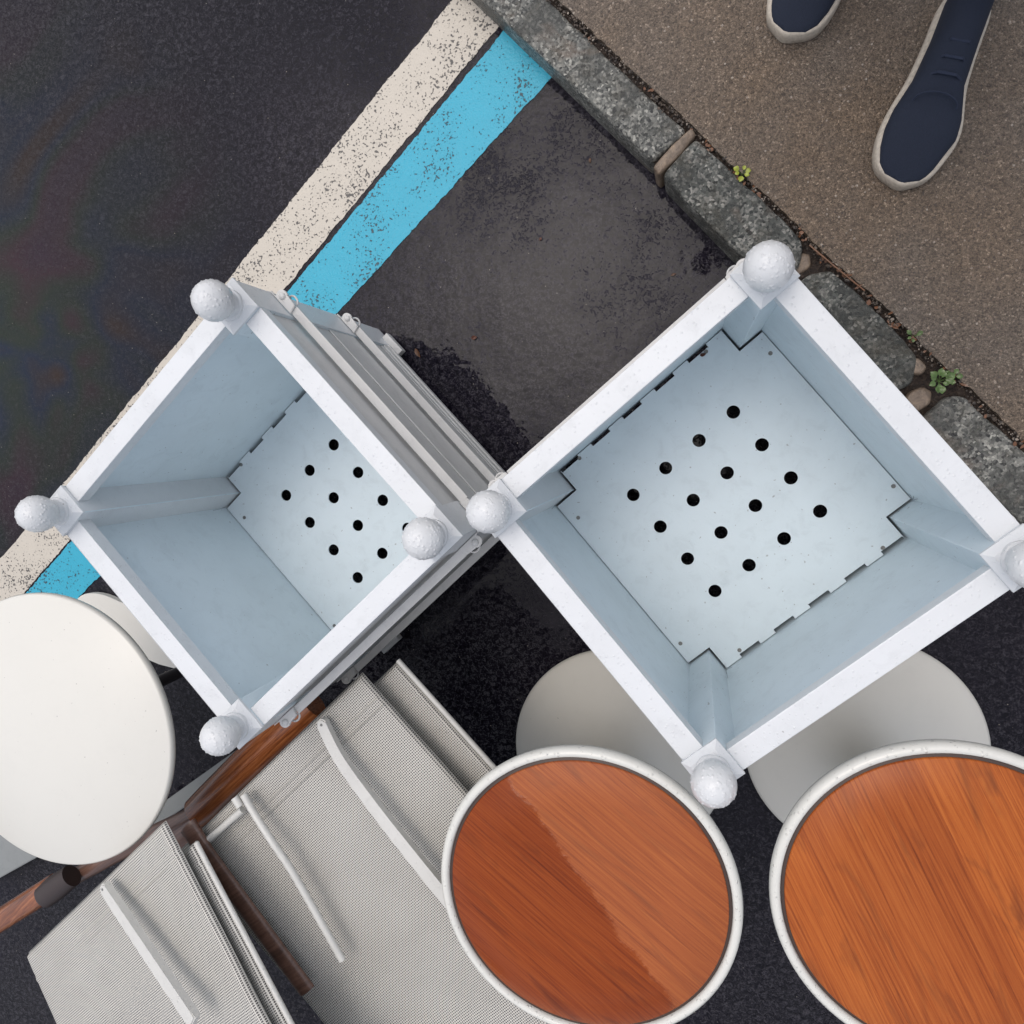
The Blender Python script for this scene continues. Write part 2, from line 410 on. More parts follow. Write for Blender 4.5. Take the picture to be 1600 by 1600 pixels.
# pavement: one slab, its edge towards the joint a little ragged
bm = bmesh.new(); ed = []
N = 500
for i in range(N + 1):
    s = -.9 + 1.8 * i / N
    c = .340 + .004 * mnoise.noise(Vector((s * 9, 0, 0))) + .003 * mnoise.noise(Vector((s * 60, 2, 0)))
    ed.append((s, c))
ed = [(-150, .340)] + ed + [(150, .340)]
top = [bm.verts.new(K(s, c, .070)) for s, c in ed]; low = [bm.verts.new(K(s, c, -.02)) for s, c in ed]
far = [bm.verts.new(K(s, 160, .070)) for s in (150, -150)]
bm.faces.new(top + far)
for i in range(len(ed) - 1): bm.faces.new((top[i], low[i], low[i + 1], top[i + 1]))
tag(obj('pavement', bm, MT['walk']), kind='structure')

# dirt bed under the joint between kerb and pavement
bm = bmesh.new(); N = 700; Mw = 14; g = []
for i in range(N + 1):
    s = -.9 + 1.8 * i / N; row = []
    for j in range(Mw + 1):
        c = .2655 + .0855 * j / Mw; z = (.058 if j > 3 else .052) + .006 * mnoise.noise(Vector((s * 40, c * 40, 1))) + .004 * mnoise.noise(Vector((s * 150, c * 150, 5)))
        row.append(bm.verts.new(K(s, c, z)))
    g.append(row)
for i in range(N):
    for j in range(Mw): bm.faces.new((g[i][j], g[i][j + 1], g[i + 1][j + 1], g[i + 1][j]))
tag(obj('dirt_joint', bm, MT['dirt'], smooth=180), kind='structure')
# long kerb base that the stones are bedded on
bm = bmesh.new()
for a, b in ((-150, -.9), (.9, 150)):
    bbox(bm, a, b, .262, .345, -.02, .066, mat=Matrix(((R2, R2, 0, 0), (-R2, R2, 0, 0), (0, 0, 1, 0), (0, 0, 0, 1))))
tag(obj('kerb', bm, MT['granite'][1]), kind='structure')

# loose grit and leaf bits in the joint
bm = bmesh.new()
def pebble(bm, p, r, sq=.6):
    q = bmesh.ops.create_icosphere(bm, subdivisions=1, radius=1)['verts']
    a = random.random() * 6; sx = random.uniform(.7, 1.3)
    for v in q:
        k = 1 + .25 * mnoise.noise(v.co * 2 + p * 50); x, y, z = v.co * r * k
        x *= sx; v.co = Vector((x * math.cos(a) - y * math.sin(a), x * math.sin(a) + y * math.cos(a), z * sq)) + p
for i in range(1500):
    s = random.uniform(-.75, .8); c = random.gauss(.336, .005)
    pebble(bm, K(s, c, .0635 + random.uniform(0, .007)), random.choice((.0008, .001, .0012, .0016, .0024)) * random.uniform(.8, 1.2))
def _grit():
    m = M('joint grit'); v = m.n_sep(m.vor(140, out='Color'))
    return m.done(m.ramp(v, [(0, (.02, .015, .012)), (.5, (.06, .045, .034)), (.85, (.13, .10, .075)), (1, (.33, .28, .23))]), .45)
tag(obj('grit', bm, _grit()), 'loose grit and pebbles filling the joint behind the granite kerb', 'grit', kind='stuff')
bm = bmesh.new()
def flake(bm, p, L, w, tilt=.5):
    a = random.random() * 2 * PI; ca, sa = math.cos(a), math.sin(a)
    tx, ty = random.uniform(-tilt, tilt), random.uniform(-tilt, tilt); pts = []
    for x, y in ((-.5, 0), (-.2, .42), (.15, .5), (.5, 0), (.2, -.45), (-.2, -.5)):
        x *= L * random.uniform(.7, 1.2); y *= w * random.uniform(.6, 1.2); z = x * tx + y * ty + .3 * L * (abs(y) / w) ** 2
        pts.append(bm.verts.new(p + Vector((x * ca - y * sa, x * sa + y * ca, max(z, -.003)))))
    bm.faces.new(pts)
for i in range(80):
    s = random.choice((random.uniform(-.35, -.2), random.uniform(-.12, .02), random.uniform(.02, .23), random.uniform(.2, .5), random.uniform(-.7, .75)))
    flake(bm, K(s, random.gauss(.334, .004), .0665 + random.uniform(0, .004)), random.uniform(.004, .013), random.uniform(.003, .007))
tag(obj('leaf_litter', bm, MT['leaf_or']), 'scraps of dead orange brown leaf lying along the kerb joint', 'leaf litter', kind='stuff')

# granite kerb stones
def stone(name, poly, z1, mat, res=.006, amp=.0022, z0=-.02, rnd=.007):
    """stone from an outline in the kerb frame; top and sides roughened"""
    bm = bmesh.new()
    cs = sum(p[0] for p in poly) / len(poly); cc = sum(p[1] for p in poly) / len(poly)
    # resample outline
    out = []
    n = len(poly)
    for i in range(n):
        a = Vector(poly[i]); b = Vector(poly[(i + 1) % n]); k = max(1, int((b - a).length / res))
        for q in range(k): out.append(a.lerp(b, q / k))
    # smooth the corners
    for it in range(3): out = [(out[i - 1] + out[i] * 2 + out[(i + 1) % len(out)]) / 4 for i in range(len(out))]
    ctr = Vector((cs, cc)); rings = []
    prof = [(0, z0), (0, z1 - rnd), (.15, z1 - rnd * .45), (.45, z1 - rnd * .12), (1, z1)]
    wid = min(max(p[0] for p in poly) - min(p[0] for p in poly), max(p[1] for p in poly) - min(p[1] for p in poly))
    m = len(out)
    for ins, z in prof:
        ring = []
        for i, p in enumerate(out):
            t = out[(i + 1) % m] - out[i - 1]; nn = Vector((t.y, -t.x)).normalized()
            if nn.dot(p - ctr) < 0: nn = -nn
            q = p - nn * ins * rnd * .8
            ring.append(bm.verts.new(K(q.x, q.y, z)))
        rings.append(ring)
    for a, b in zip(rings, rings[1:]):
        for i in range(m): bm.faces.new((a[i], a[(i + 1) % m], b[(i + 1) % m], b[i]))
    f = bm.faces.new(rings[-1])
    # grid-fill the top by splitting: inset towards the middle line
    r = bmesh.ops.triangulate(bm, faces=[f]); 
    for it in range(3):
        es = [e for e in bm.edges if e.calc_length() > res * 1.8 and min(e.verts[0].co.z, e.verts[1].co.z) > z1 - rnd]
        if not es: break
        bmesh.ops.subdivide_edges(bm, edges=es, cuts=1, use_grid_fill=False); bmesh.ops.triangulate(bm, faces=[f for f in bm.faces if len(f.verts) > 3])
    sd = random.random() * 50
    for v in bm.verts:
        if v.co.z > 0:
            p = v.co; d = mnoise.noise(Vector((p.x * 22, p.y * 22, p.z * 22 + sd))) * amp * 1.3 + mnoise.noise(Vector((p.x * 90, p.y * 90, p.z * 90 + sd))) * amp * .5
            v.co += Vector((d * R2 * .6, d * R2 * .6, d))
    return obj(name, bm, mat, smooth=50)
G = 'granite stones of the kerb'
KS = [([(-.93, .262), (-.368, .262), (-.358, .330), (-.93, .330)], .066, 0, 'pale grey granite kerb stone at the top left end of the kerb'),
      ([(-.340, .256), (-.150, .250), (-.080, .252), (-.076, .300), (-.098, .328), (-.150, .332), (-.341, .332)], .072, 1, 'dark speckled granite kerb stone between brown wedge stone and the far planter ball'),
      ([(-.060, .252), (.050, .252), (.160, .250), (.176, .290), (.150, .324), (.100, .328), (-.040, .328), (-.060, .300)], .070, 1, 'grey granite kerb stone beside the upper right rim of the right planter'),
      ([(.226, .252), (.66, .255), (.66, .330), (.240, .328), (.222, .310)], .068, 0, 'long grey granite kerb stone at the right end, below the small green weed'),
      ([(.67, .255), (.93, .255), (.93, .330), (.67, .330)], .067, 1, 'granite kerb stone beyond the right hand corner of the planter')]
for poly, z, mi, lb in KS: tag(stone('kerb_stone', poly, z, MT['granite'][mi]), lb, 'kerb stone', G)
IS = [([(-.361, .256), (-.344, .254), (-.340, .300), (-.344, .336), (-.358, .338), (-.362, .300)], .071, 'long narrow tan stone wedged across the kerb between two granite blocks'),
      ([(-.092, .294), (-.070, .288), (-.064, .312), (-.080, .326), (-.095, .318)], .062, 'small brown stone right of the far planter ball, next to the joint'),
      ([(-.082, .262), (-.064, .262), (-.060, .284), (-.074, .290), (-.086, .280)], .060, 'small brown stone tucked behind the collar of the far planter ball'),
      ([(.186, .262), (.212, .262), (.218, .288), (.206, .304), (.190, .300), (.182, .28)], .064, 'small brown stone under the green weed between two granite blocks'),
      ([(.140, .300), (.160, .296), (.176, .308), (.172, .322), (.150, .324)], .068, 'small tan stone at the joint just above the green weed')]
for poly, z, lb in IS: tag(stone('infill_stone', poly, z, MT['infill'], res=.003, amp=.002, rnd=.007), lb, 'stone', 'small stones filling gaps in the kerb')

# weeds and single leaves
def leaf_blade(bm, p, ang, L, w, rise=.2, n=7):
    d = Vector((math.cos(ang), math.sin(ang), 0)); s = Vector((-d.y, d.x, 0)); prev = None
    for i in range(n + 1):
        t = i / n; c = p + d * L * t + Vector((0, 0, rise * L * math.sin(t * PI * .8))); ww = w * math.sin(min(1, t * 1.05 + .02) * PI) ** .7 + .0002
        row = (bm.verts.new(c - s * ww / 2 + Vector((0, 0, ww * .2))), bm.verts.new(c), bm.verts.new(c + s * ww / 2 + Vector((0, 0, ww * .2))))
        if prev: bm.faces.new((prev[0], prev[1], row[1], row[0])); bm.faces.new((prev[1], prev[2], row[2], row[1]))
        prev = row
def weed(p, n, L, w, label, mat):
    r = empty('weed', p); tag(r, label, 'weed', 'weeds growing in the kerb joint')
    for i in range(n):
        bm = bmesh.new(); a = i * 2.4 + random.uniform(-.3, .3); k = random.uniform(.65, 1.1)
        d = Vector((math.cos(a), math.sin(a), 0)); tube(bm, [(0, 0, 0), d * .3 * L + Vector((0, 0, .003)), d * .6 * L + Vector((0, 0, .006))], .0004, 6); obj('stem', bm, MT['leaf_gr'], r)
        bm = bmesh.new(); leaf_blade(bm, d * .5 * L * k + Vector((0, 0, .006)), a + random.uniform(-.4, .4), L * .8 * k, w * k, .15); obj('leaf', bm, mat, r, smooth=180)
    return r
weed(K(.198, .318, .068), 11, .016, .011, 'low green round leaved weed in the joint beside the small brown stone', MT['leaf_gr'])
weed(K(.205, .334, .068), 5, .011, .008, 'small green sprout right of the larger weed, at the pavement edge', MT['leaf_gr'])
weed(K(.122, .338, .068), 5, .010, .006, 'tiny green sprout in the joint halfway along the planter rim', MT['leaf_gr'])
weed(K(-.247, .340, .068), 6, .011, .008, 'bright yellow green sprout in the joint next to the dark granite block', MT['leaf_yg'])
def leaf(x, y, z, L, w, mat, label, ang):
    bm = bmesh.new(); leaf_blade(bm, Vector((0, 0, .0015)), ang, L, w, .12, 8); bmesh.ops.solidify(bm, geom=bm.faces[:], thickness=.0004)
    o = obj('fallen_leaf', bm, mat, smooth=180); o.location = (x, y, z)
    tag(o, label, 'leaf', 'single fallen leaves')
leaf(-.515, .166, 0, .020, .008, MT['leaf_or'], 'orange brown leaf with pale rim on black wet asphalt beside the left planter foot', -1.0)
leaf(-.404, .182, 0, .012, .007, MT['leaf_red'], 'small dark red leaf on the grey wet asphalt between the planters', .1)
leaf(-.043, .277, 0, .009, .004, MT['leaf_or'], 'tiny orange leaf on asphalt just left of the far planter ball', .3)
leaf(-.186, .476, 0, .008, .004, MT['leaf_or'], 'tiny yellow brown leaf on asphalt between the blue line and the kerb', 1.5)
leaf(-.098, .508, 0, .014, .006, MT['leaf_red'], 'reddish leaf lying against the foot of the pale kerb stone', -.9)
leaf(-.275, .350, 0, .006, .005, MT['leaf_red'], 'dark curled leaf fragment in the middle of the grey asphalt', .9)
bm = bmesh.new(); tube(bm, bez([K(-.09, .330, .0755), K(-.03, .333, .0765), K(.02, .337, .0745)], 5), .0013, 7)
tag(obj('pine_needle', bm, MT['leaf_or']), 'long thin brown stalk lying in the kerb joint right of the planter ball', 'stalk')

# ------------------------------------------------------------ planter
A, B, RIM, FL, SP, PA, NT = .2262, .1960, .455, .0878, .0696, .2171, .0446
def make_planter():
    root = empty('planter')
    # local frame: x = u (down-right in the photo), y = -v
    # wall sheets (thickness 2 mm), each between the posts
    for k in range(4):
        Mx = Matrix.Rotation(k * PI / 2, 4, 'Z')
        bm = bmesh.new()
        bbox(bm, -.1765, .1765, .2185, .2215, .034, .436, mat=Mx)
        bbox(bm, -.1765, .1765, .2218, .2242, .180, .262, .0008, 1, mat=Mx)     # raised lower field
        for j, (z, o) in enumerate(((.066, .2232), (.054, .2255), (.040, .2280))):
            bbox(bm, -.1763, .1763, .2217, o, z - .012, z, .0008, 1, mat=Mx)
        w = obj('side_panel', bm, MT['inner_skyshade'], root)
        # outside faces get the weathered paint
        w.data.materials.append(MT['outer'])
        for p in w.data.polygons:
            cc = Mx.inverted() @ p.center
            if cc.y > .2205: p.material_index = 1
        # rim rail
        bm = bmesh.new(); bbox(bm, -.1768, .1768, B, A, RIM - .020, RIM, .0012, 2, mat=Mx)
        obj('rim', bm, MT['white'], root)
        # post with its cap
        bm = bmesh.new(); bbox(bm, .1765, .2262, .1765, .2262, .0, RIM + .0035, .0012, 2, mat=Mx)
        # low pyramid cap
        r1, r2, zz = .0262, .0185, RIM + .0037; c = .2015
        lo = [bm.verts.new(Mx @ Vector((c + sx * r1, c + sy * r1, zz))) for sx, sy in ((-1, -1), (1, -1), (1, 1), (-1, 1))]
        mi = [bm.verts.new(Mx @ Vector((c + sx * r1, c + sy * r1, zz + .004))) for sx, sy in ((-1, -1), (1, -1), (1, 1), (-1, 1))]
        hi = [bm.verts.new(Mx @ Vector((c + sx * r2, c + sy * r2, zz + .011))) for sx, sy in ((-1, -1), (1, -1), (1, 1), (-1, 1))]
        for i in range(4):
            j = (i + 1) % 4; bm.faces.new((lo[i], lo[j], mi[j], mi[i])); bm.faces.new((mi[i], mi[j], hi[j], hi[i]))
        bm.faces.new(hi); bm.faces.new(lo[::-1])
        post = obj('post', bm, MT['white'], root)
        post.data.materials.append(MT['inner_skyshade'])
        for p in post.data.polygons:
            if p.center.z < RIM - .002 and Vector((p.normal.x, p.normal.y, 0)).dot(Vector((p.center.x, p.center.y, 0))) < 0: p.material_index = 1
        rg = random.Random(k * 7 + 1)
        for q in range(3):      # fine creases in the paint where the sheet was folded round the post
            bm = bmesh.new(); x = .1762 - .0003; L = rg.uniform(.015, .05); a = rg.uniform(-.1, .9)
            tube(bm, [Mx @ Vector((x, .2183, FL + .001)), Mx @ Vector((x - L * math.sin(a), .2183, FL + L * math.cos(a)))], .0003, 5)
            obj('paint_crease', bm, MT['crease'], w)
        # collar and ball
        cx, cy, _ = Mx @ Vector((c, c, 0))
        bm = bmesh.new(); lathe(bm, [(0, .462), (.0205, .462), (.0205, .4715), (.0198, .4728), (.0190, .473), (.0175, .4735), (.0168, .4760), (.0166, .484), (.012, .492), (0, .492)], (cx, cy), 40)
        obj('collar', bm, MT['ballw'], root, smooth=35)
        bm = bmesh.new(); vs = bmesh.ops.create_icosphere(bm, subdivisions=6, radius=.0256)['verts']
        rng = np.random.default_rng(k + 3); nd = 260
        dd = rng.normal(size=(nd, 3)); dd /= np.linalg.norm(dd, axis=1)[:, None]
        rr = rng.uniform(.0006, .0016, nd); P = np.array([v.co[:] for v in bm.verts])
        disp = np.zeros(len(P))
        for q in range(nd):
            dist = np.linalg.norm(P - dd[q] * .0256, axis=1); h = np.clip(1 - (dist / rr[q]) ** 2, 0, 1) ** .5 * rr[q] * .62
            disp = np.maximum(disp, h)
        bm.verts.ensure_lookup_table()
        for i, v in enumerate(bm.verts):
            v.co = v.co * (1 + disp[i] / .0256)
            v.co.z *= 1.03
            v.co += Vector((cx, cy, .5035))
        obj('ball', bm, MT['ballw'], root, smooth=180)
        # iron bars with their end lugs
        for z in (.372, .170):
            bm = bmesh.new(); bbox(bm, -.183, .183, .2275, .2405, z - .006, z, .001, 2, mat=Mx)
            br_ = obj('bar', bm, MT['outer'], root)
            for sgn in (-1, 1):
                bm = bmesh.new(); pts = []
                for t in range(0, 200, 14):
                    a = math.radians(-60 + t); pts.append((.2075 + .0095 * math.cos(a) * 1., .2355 + .0085 * math.sin(a)))
                pts += [(.192, .2415), (.184, .2400), (.181, .2275), (.2255, .2270), (.2255, .2285), (.2180, .2290)]
                pl = [(x * sgn, y) for x, y in pts]
                if sgn < 0: pl = pl[::-1]
                pl = [tuple((Mx @ Vector((x, y, 0)))[:2]) for x, y in pl]
                prism(bm, pl, z + .0002, z + .0045, .0008)
                q = Mx @ Vector((.2065 * sgn, .2362, 0))
                lathe(bm, [(.0052, z + .0042), (.0050, z + .0062), (.0034, z + .0078), (0, z + .0084)], (q.x, q.y), 20)
                obj('lug', bm, MT['outer'], br_, smooth=40)
                # wire eye hanging under the lug
                bm = bmesh.new(); c0 = Mx @ Vector((.197 * sgn, .242, 0)); tt = Mx.to_3x3() @ Vector((1, 0, 0)); oo = Mx.to_3x3() @ Vector((0, 1, 0)); ring = []
                for q in range(15):
                    a = PI * q / 14; ring.append(c0 + tt * (.0085 * math.cos(a)) + oo * (.0075 * math.sin(a) - .004) + Vector((0, 0, z - .009)))
                tube(bm, ring, .0016, 8); obj('eye', bm, MT['outer'], br_, smooth=40)
        # foot lugs
        for sgn in (-1, 1):
            bm = bmesh.new(); a, b = sorted((.153 * sgn, .198 * sgn)); bbox(bm, a, b, .2262, .2385, .012, .030, .001, 2, mat=Mx)
            obj('foot', bm, MT['outer'], root)
    # bottom plate: outline with notches and slots, 16 drain holes
    cu = bpy.data.curves.new('plate', 'CURVE'); cu.dimensions = '2D'; cu.fill_mode = 'BOTH'; cu.extrude = .0012
    def spline(pts):
        s = cu.splines.new('POLY'); s.points.add(len(pts) - 1); s.use_cyclic_u = True
        for i, (x, y) in enumerate(pts): s.points[i].co = (x, y, 0, 1)
    n = PA - NT; out = []
    # u = x, v = -y ; walk: top edge v=-PA (y=+PA) NE ; R ; SE u=+PA... crenellated sides are u=-PA (NW) and u=+PA (SE)
    def cren(x0, sgn, y0, y1, phase):
        pts = []; d = 1 if y1 > y0 else -1; y = y0; L = abs(y1 - y0); m = 5; per = L / m; dep = .0062
        for i in range(m):
            a = y0 + d * per * (i + .0); pts += [(x0 - sgn * dep, a), (x0 - sgn * dep, a + d * per * .56), (x0, a + d * per * .56), (x0, a + d * per)]
        return pts
    out += [(-n, PA), (n, PA), (n, n)] + [(PA, n)] + cren(PA, 1, n - .001, -n + .001, 0) + [(PA, -n), (n, -n), (n, -PA), (-n, -PA), (-n, -n), (-PA, -n)] + cren(-PA, -1, -n + .001, n - .001, 0) + [(-PA, n), (-n, n)]
    spline(out)
    for i in range(4):
        for j in range(4):
            cx, cy = (i - 1.5) * SP, (j - 1.5) * SP
            spline([(cx + .0106 * math.cos(2 * PI * k / 40), cy + .0106 * math.sin(2 * PI * k / 40)) for k in range(40)])
    co = bpy.data.objects.new('tmp', cu); COL.objects.link(co)
    bpy.context.view_layer.update()
    me = bpy.data.meshes.new_from_object(co.evaluated_get(bpy.context.evaluated_depsgraph_get()))
    bpy.data.objects.remove(co)
    for v in me.vertices: v.co.z += FL - .0012
    me.name = 'base_plate'
    pl = obj('base_plate', me, MT['inner_skyshade'], root)
    for u, v in ((-.2075, -.134), (-.1385, -.205), (.1415, -.2105), (.208, -.139), (.2055, .137), (.139, .206), (-.1345, .2015), (-.2105, .1335)):
        bm = bmesh.new(); lathe(bm, [(.0034, FL + .0002), (.0032, FL + .0012), (.0012, FL + .0014), (0, FL + .0008)], (u, -v), 16)
        obj('screw', bm, MT['screw'], pl, smooth=50)
    # ledge under the plate
    bm = bmesh.new()
    for k in range(4): bbox(bm, -.172, .172, .2183 - .018, .2105, FL - .03, FL - .0045, mat=Matrix.Rotation(k * PI / 2, 4, 'Z'))
    obj('ledge', bm, MT['inner_skyshade'], root)
    return root
p1 = make_planter(); p1.location = (.0527, -.1078, 0); p1.rotation_euler = (0, 0, -.85477)
tag(p1, 'right white metal box planter with ball finials, over the two stool bases', 'planter', 'empty white metal planters')
p2 = copy_tree(p1); p2.location = (-.598, -.1147, 0); p2.rotation_euler = (0, 0, -.81313)
p2['label'] = 'left white metal box planter with ball finials, standing over the painted road lines'

# grit in the planters
def speck(p, r, lab, mat):
    bm = bmesh.new(); flake(bm, Vector((0, 0, .0012)), r, r * .6, .1); bmesh.ops.solidify(bm, geom=bm.faces[:], thickness=.0005)
    o = obj('petal', bm, mat); o.location = p; tag(o, lab, 'petal')
Mp = Matrix.Translation((.0527, -.1078, 0)) @ Matrix.Rotation(-.85477, 4, 'Z')
speck(Mp @ Vector((-.2072, .127, FL)), .010, 'dark red petal on the floor of the right planter near its far corner', MT['leaf_red'])

# ------------------------------------------------------------ pedestal stools
def make_stool(mat):
    r = empty('stool')
    bm = bmesh.new()
    lathe(bm, [(0, .001), (.193, .001), (.1965, .003), (.1965, .006), (.192, .010), (.170, .0145), (.135, .020), (.100, .028), (.070, .042), (.046, .070), (.033, .110), (.027, .170), (.027, .250), (.036, .300), (.055, .340), (.085, .375), (.115, .398), (.14, .41), (0, .41)], (0, 0), 96)
    obj('pedestal', bm, MT['base'], r, smooth=60)
    bm = bmesh.new()
    lathe(bm, [(0, .400), (.150, .405), (.180, .418), (.193, .432), (.1955, .442), (.194, .449), (.1895, .4525), (.1845, .4515), (.1828, .447), (.182, .436), (0, .436)], (0, 0), 120)
    obj('seat_rim', bm, MT['cream_pl'], r, smooth=60)
    bm = bmesh.new(); lathe(bm, [(.1785, .4365), (.1822, .4365), (.1822, .4465), (.1785, .4472)], (0, 0), 120)
    obj('seal', bm, MT['seal'], r, smooth=60)
    bm = bmesh.new(); lathe(bm, [(0, .437), (.1783, .437), (.1783, .4482), (.1768, .4496), (.12, .4500), (0, .4502)], (0, 0), 120)
    obj('wooden_seat', bm, mat, r, smooth=60)
    return r
s1 = make_stool(MT['stoolA']); s1.location = (-.1204, -.5852, 0)
tag(s1, 'stool with brown wooden seat, half soaked dark, next to the mesh chair', 'stool', 'round wooden topped pedestal stools')
s2 = make_stool(MT['stoolB']); s2.location = (.2985, -.5355, 0)
tag(s2, 'stool with evenly wet orange brown wooden seat, at the lower right', 'stool', 'round wooden topped pedestal stools')

# ------------------------------------------------------------ low white table
TC = Vector((-.9974, -.4745, 0)); TH = .40
r = empty('side_table', TC); tag(r, 'low round cream white table left of the left planter', 'table')
bm = bmesh.new(); lathe(bm, [(0, TH - .016), (.222, TH - .016), (.2262, TH - .012), (.2270, TH - .007), (.2262, TH - .002), (.2235, TH), (0, TH)], (0, 0), 160)
obj('tabletop', bm, MT['tabletop'], r, smooth=50)
bm = bmesh.new(); lathe(bm, [(.012, .016), (.012, TH - .03), (.06, TH - .018), (0, TH - .017)], (0, 0), 40); obj('column', bm, MT['black'], r, smooth=50)
a = math.radians(162); Mx = Matrix.Rotation(a, 4, 'Z'); bm = bmesh.new(); pts = []
for t in range(-90, 91, 10):
    q = math.radians(t); pts.append((.255 + .085 * math.cos(q), .050 * math.sin(q)))
pts += [(.10, .048), (.0, .035), (-.03, .02), (-.035, 0), (-.03, -.02), (.0, -.035), (.10, -.048)]
prism(bm, [tuple((Mx @ Vector((x, y, 0)))[:2]) for x, y in pts], .002, .016, .003)
obj('foot', bm, MT['base'], r, smooth=40)

# ------------------------------------------------------------ folding mesh chairs
def make_chair(z, dz=-.04, sag=1., o2=(-.033, .022)):
    """local frame: x along e1 (down-left in the photo), y along -e2 (so the chair runs down the picture)"""
    r = empty('folding_chair', (0, 0, 0))
    def panel(x0, x1, y0, y1, zz, nm, seams, sd):
        nx, ny = 70, 90; bm = bmesh.new(); uvl = bm.loops.layers.uv.new('UVMap'); g = []
        for i in range(nx + 1):
            row = []
            for j in range(ny + 1):
                u = x0 + (x1 - x0) * i / nx; v = y0 + (y1 - y0) * j / ny
                e = min(u - x0, x1 - u, v - y0, y1 - v); rr = .008
                drop = -rr + math.sqrt(max(0, rr * rr - (rr - min(e, rr)) ** 2))
                h = zz + drop - .010 * sag * math.sin(PI * i / nx) * math.sin(PI * j / ny) + .0035 * mnoise.noise(Vector((u * 5, v * 14, sd + 4))) * min(1, e / .05) + .003 * mnoise.noise(Vector((u * 9, v * 9, sd)))
                for ax, sv, wd in seams:
                    q = (u if ax == 0 else v) - sv; h += .0012 * math.exp(-(q / .004) ** 2) - .0010 * math.exp(-((abs(q) - .007) / .002) ** 2)
                row.append(bm.verts.new((u, v, h)))
            g.append(row)
        for i in range(nx):
            for j in range(ny):
                f = bm.faces.new((g[i][j], g[i][j + 1], g[i + 1][j + 1], g[i + 1][j]))
                for lp in f.loops: lp[uvl].uv = (lp.vert.co.x, lp.vert.co.y)
        me_o = obj(nm, bm, MT['fabric'], r, smooth=180)
        sm = me_o.modifiers.new('thick', 'SOLIDIFY'); sm.thickness = .0016; sm.offset = -1
        return me_o
    p = panel(0, .47, 0, .62, z, 'backrest', [(1, .050, 0), (0, .030, 0), (1, .56, 0)], 1)
    def seam_line(par, pts):
        bm = bmesh.new(); tube(bm, pts, .0007, 6, .5); obj('seam', bm, MT['thread'], par)
    for off in (.043, .057): seam_line(p, [(x / 20 * .46 + .004, off, z + .0009 - .010 * sag * math.sin(PI * (x / 20 * .46 + .004) / .47) * math.sin(PI * off / .62)) for x in range(21)])
    q = panel(o2[0], .44, o2[1], .60, z + dz, 'seat', [(1, .08, 0)], 5)
    bm = bmesh.new()
    tube(bm, bez([(o2[0] - .002, o2[1] + .002, z + dz - .008), (o2[0] - .003, o2[1] + .03, z + dz - .007), (o2[0] - .003, .30, z + dz - .007), (o2[0] - .003, .62, z + dz - .007)], 8), .0042, 12)
    obj('seat_frame', bm, MT['alu'], r, smooth=60)
    bm = bmesh.new()
    tube(bm, [(.02, .013, z - .010), (.45, .013, z - .010)], .0062, 12); tube(bm, [(.013, .02, z - .010), (.013, .60, z - .010)], .0062, 12); tube(bm, [(.457, .02, z - .010), (.457, .60, z - .010)], .0062, 12)
    obj('back_frame', bm, MT['alu'], r, smooth=60)
    return r
EA = math.atan2(-.701, -.713)
def place(o, a, th): o.location = (a[0], a[1], 0); o.rotation_euler = (0, 0, th)
# local x -> e1 = (-.713,-.701); local -y must be e2 = (.66,-.75): a rotation by EA gives local y -> (.701,-.713)
def flatbar(bm, pts, w, th):
    pts = bez(pts, 8); prev = None; n = len(pts)
    # rounded head
    d0 = (pts[1] - pts[0]).normalized(); s0 = Vector((-d0.y, d0.x, 0)).normalized()
    out_l, out_r = [], []
    for i, p in enumerate(pts):
        t = (pts[min(i + 1, n - 1)] - pts[max(0, i - 1)]); t.z = 0; t.normalize(); s = Vector((-t.y, t.x, 0)); ww = w[0] + (w[1] - w[0]) * i / (n - 1)
        out_l.append(p + s * ww / 2); out_r.append(p - s * ww / 2)
    head = [pts[0] + (s0 * math.cos(a) - d0 * math.sin(a)) * w[0] / 2 for a in [PI * k / 12 for k in range(1, 12)]]
    loop = out_r[::-1] + [out_l[0]][:0] + []
    loop = out_l[::-1] + head + out_r
    lo = [bm.verts.new(v - Vector((0, 0, th))) for v in loop]; hi = [bm.verts.new(v) for v in loop]
    m = len(loop); ft = bm.faces.new(hi); bm.faces.new(lo[::-1])
    for i in range(m): bm.faces.new((lo[i], lo[(i + 1) % m], hi[(i + 1) % m], hi[i]))
    bmesh.ops.bevel(bm, geom=[e for e in ft.edges], offset=.002, segments=2, affect='EDGES')
def bp(px, py, z):
    v = Rm.transposed() @ Vector(((px - 800) / FPX, (py - 800) / FPX, 1)); t = (z - CAM_H) / v.z
    return Vector((v.x * t, v.y * t, z))
ZA = .35
chA = make_chair(ZA); place(chA, (-.4741, -.3531), EA)
tag(chA, 'folded chair of grey beige woven mesh lying beside the left planter', 'chair', 'folded mesh chairs')
def to_local(o, pts):
    Mi = (Matrix.Translation(o.location) @ o.rotation_euler.to_matrix().to_4x4()).inverted(); return [Mi @ p for p in pts]
def arm(o, pts, w, th, off=None):
    bm = bmesh.new(); L = to_local(o, pts); flatbar(bm, L, w, th); a = obj('armrest', bm, MT['alu'], o, smooth=40)
    bm = bmesh.new(); c = L[0]; lathe(bm, [(.0022, c.z + .0001), (.002, c.z + .0005), (0, c.z + .0004)], (c.x, c.y), 14); obj('screw', bm, MT['screw'], a)
    return a
arm(chA, [bp(502, 1133, .372), bp(530, 1188, .380), bp(583, 1262, .388), bp(640, 1335, .386), bp(694, 1402, .380), bp(775, 1500, .370)], (.0165, .0215), .011)
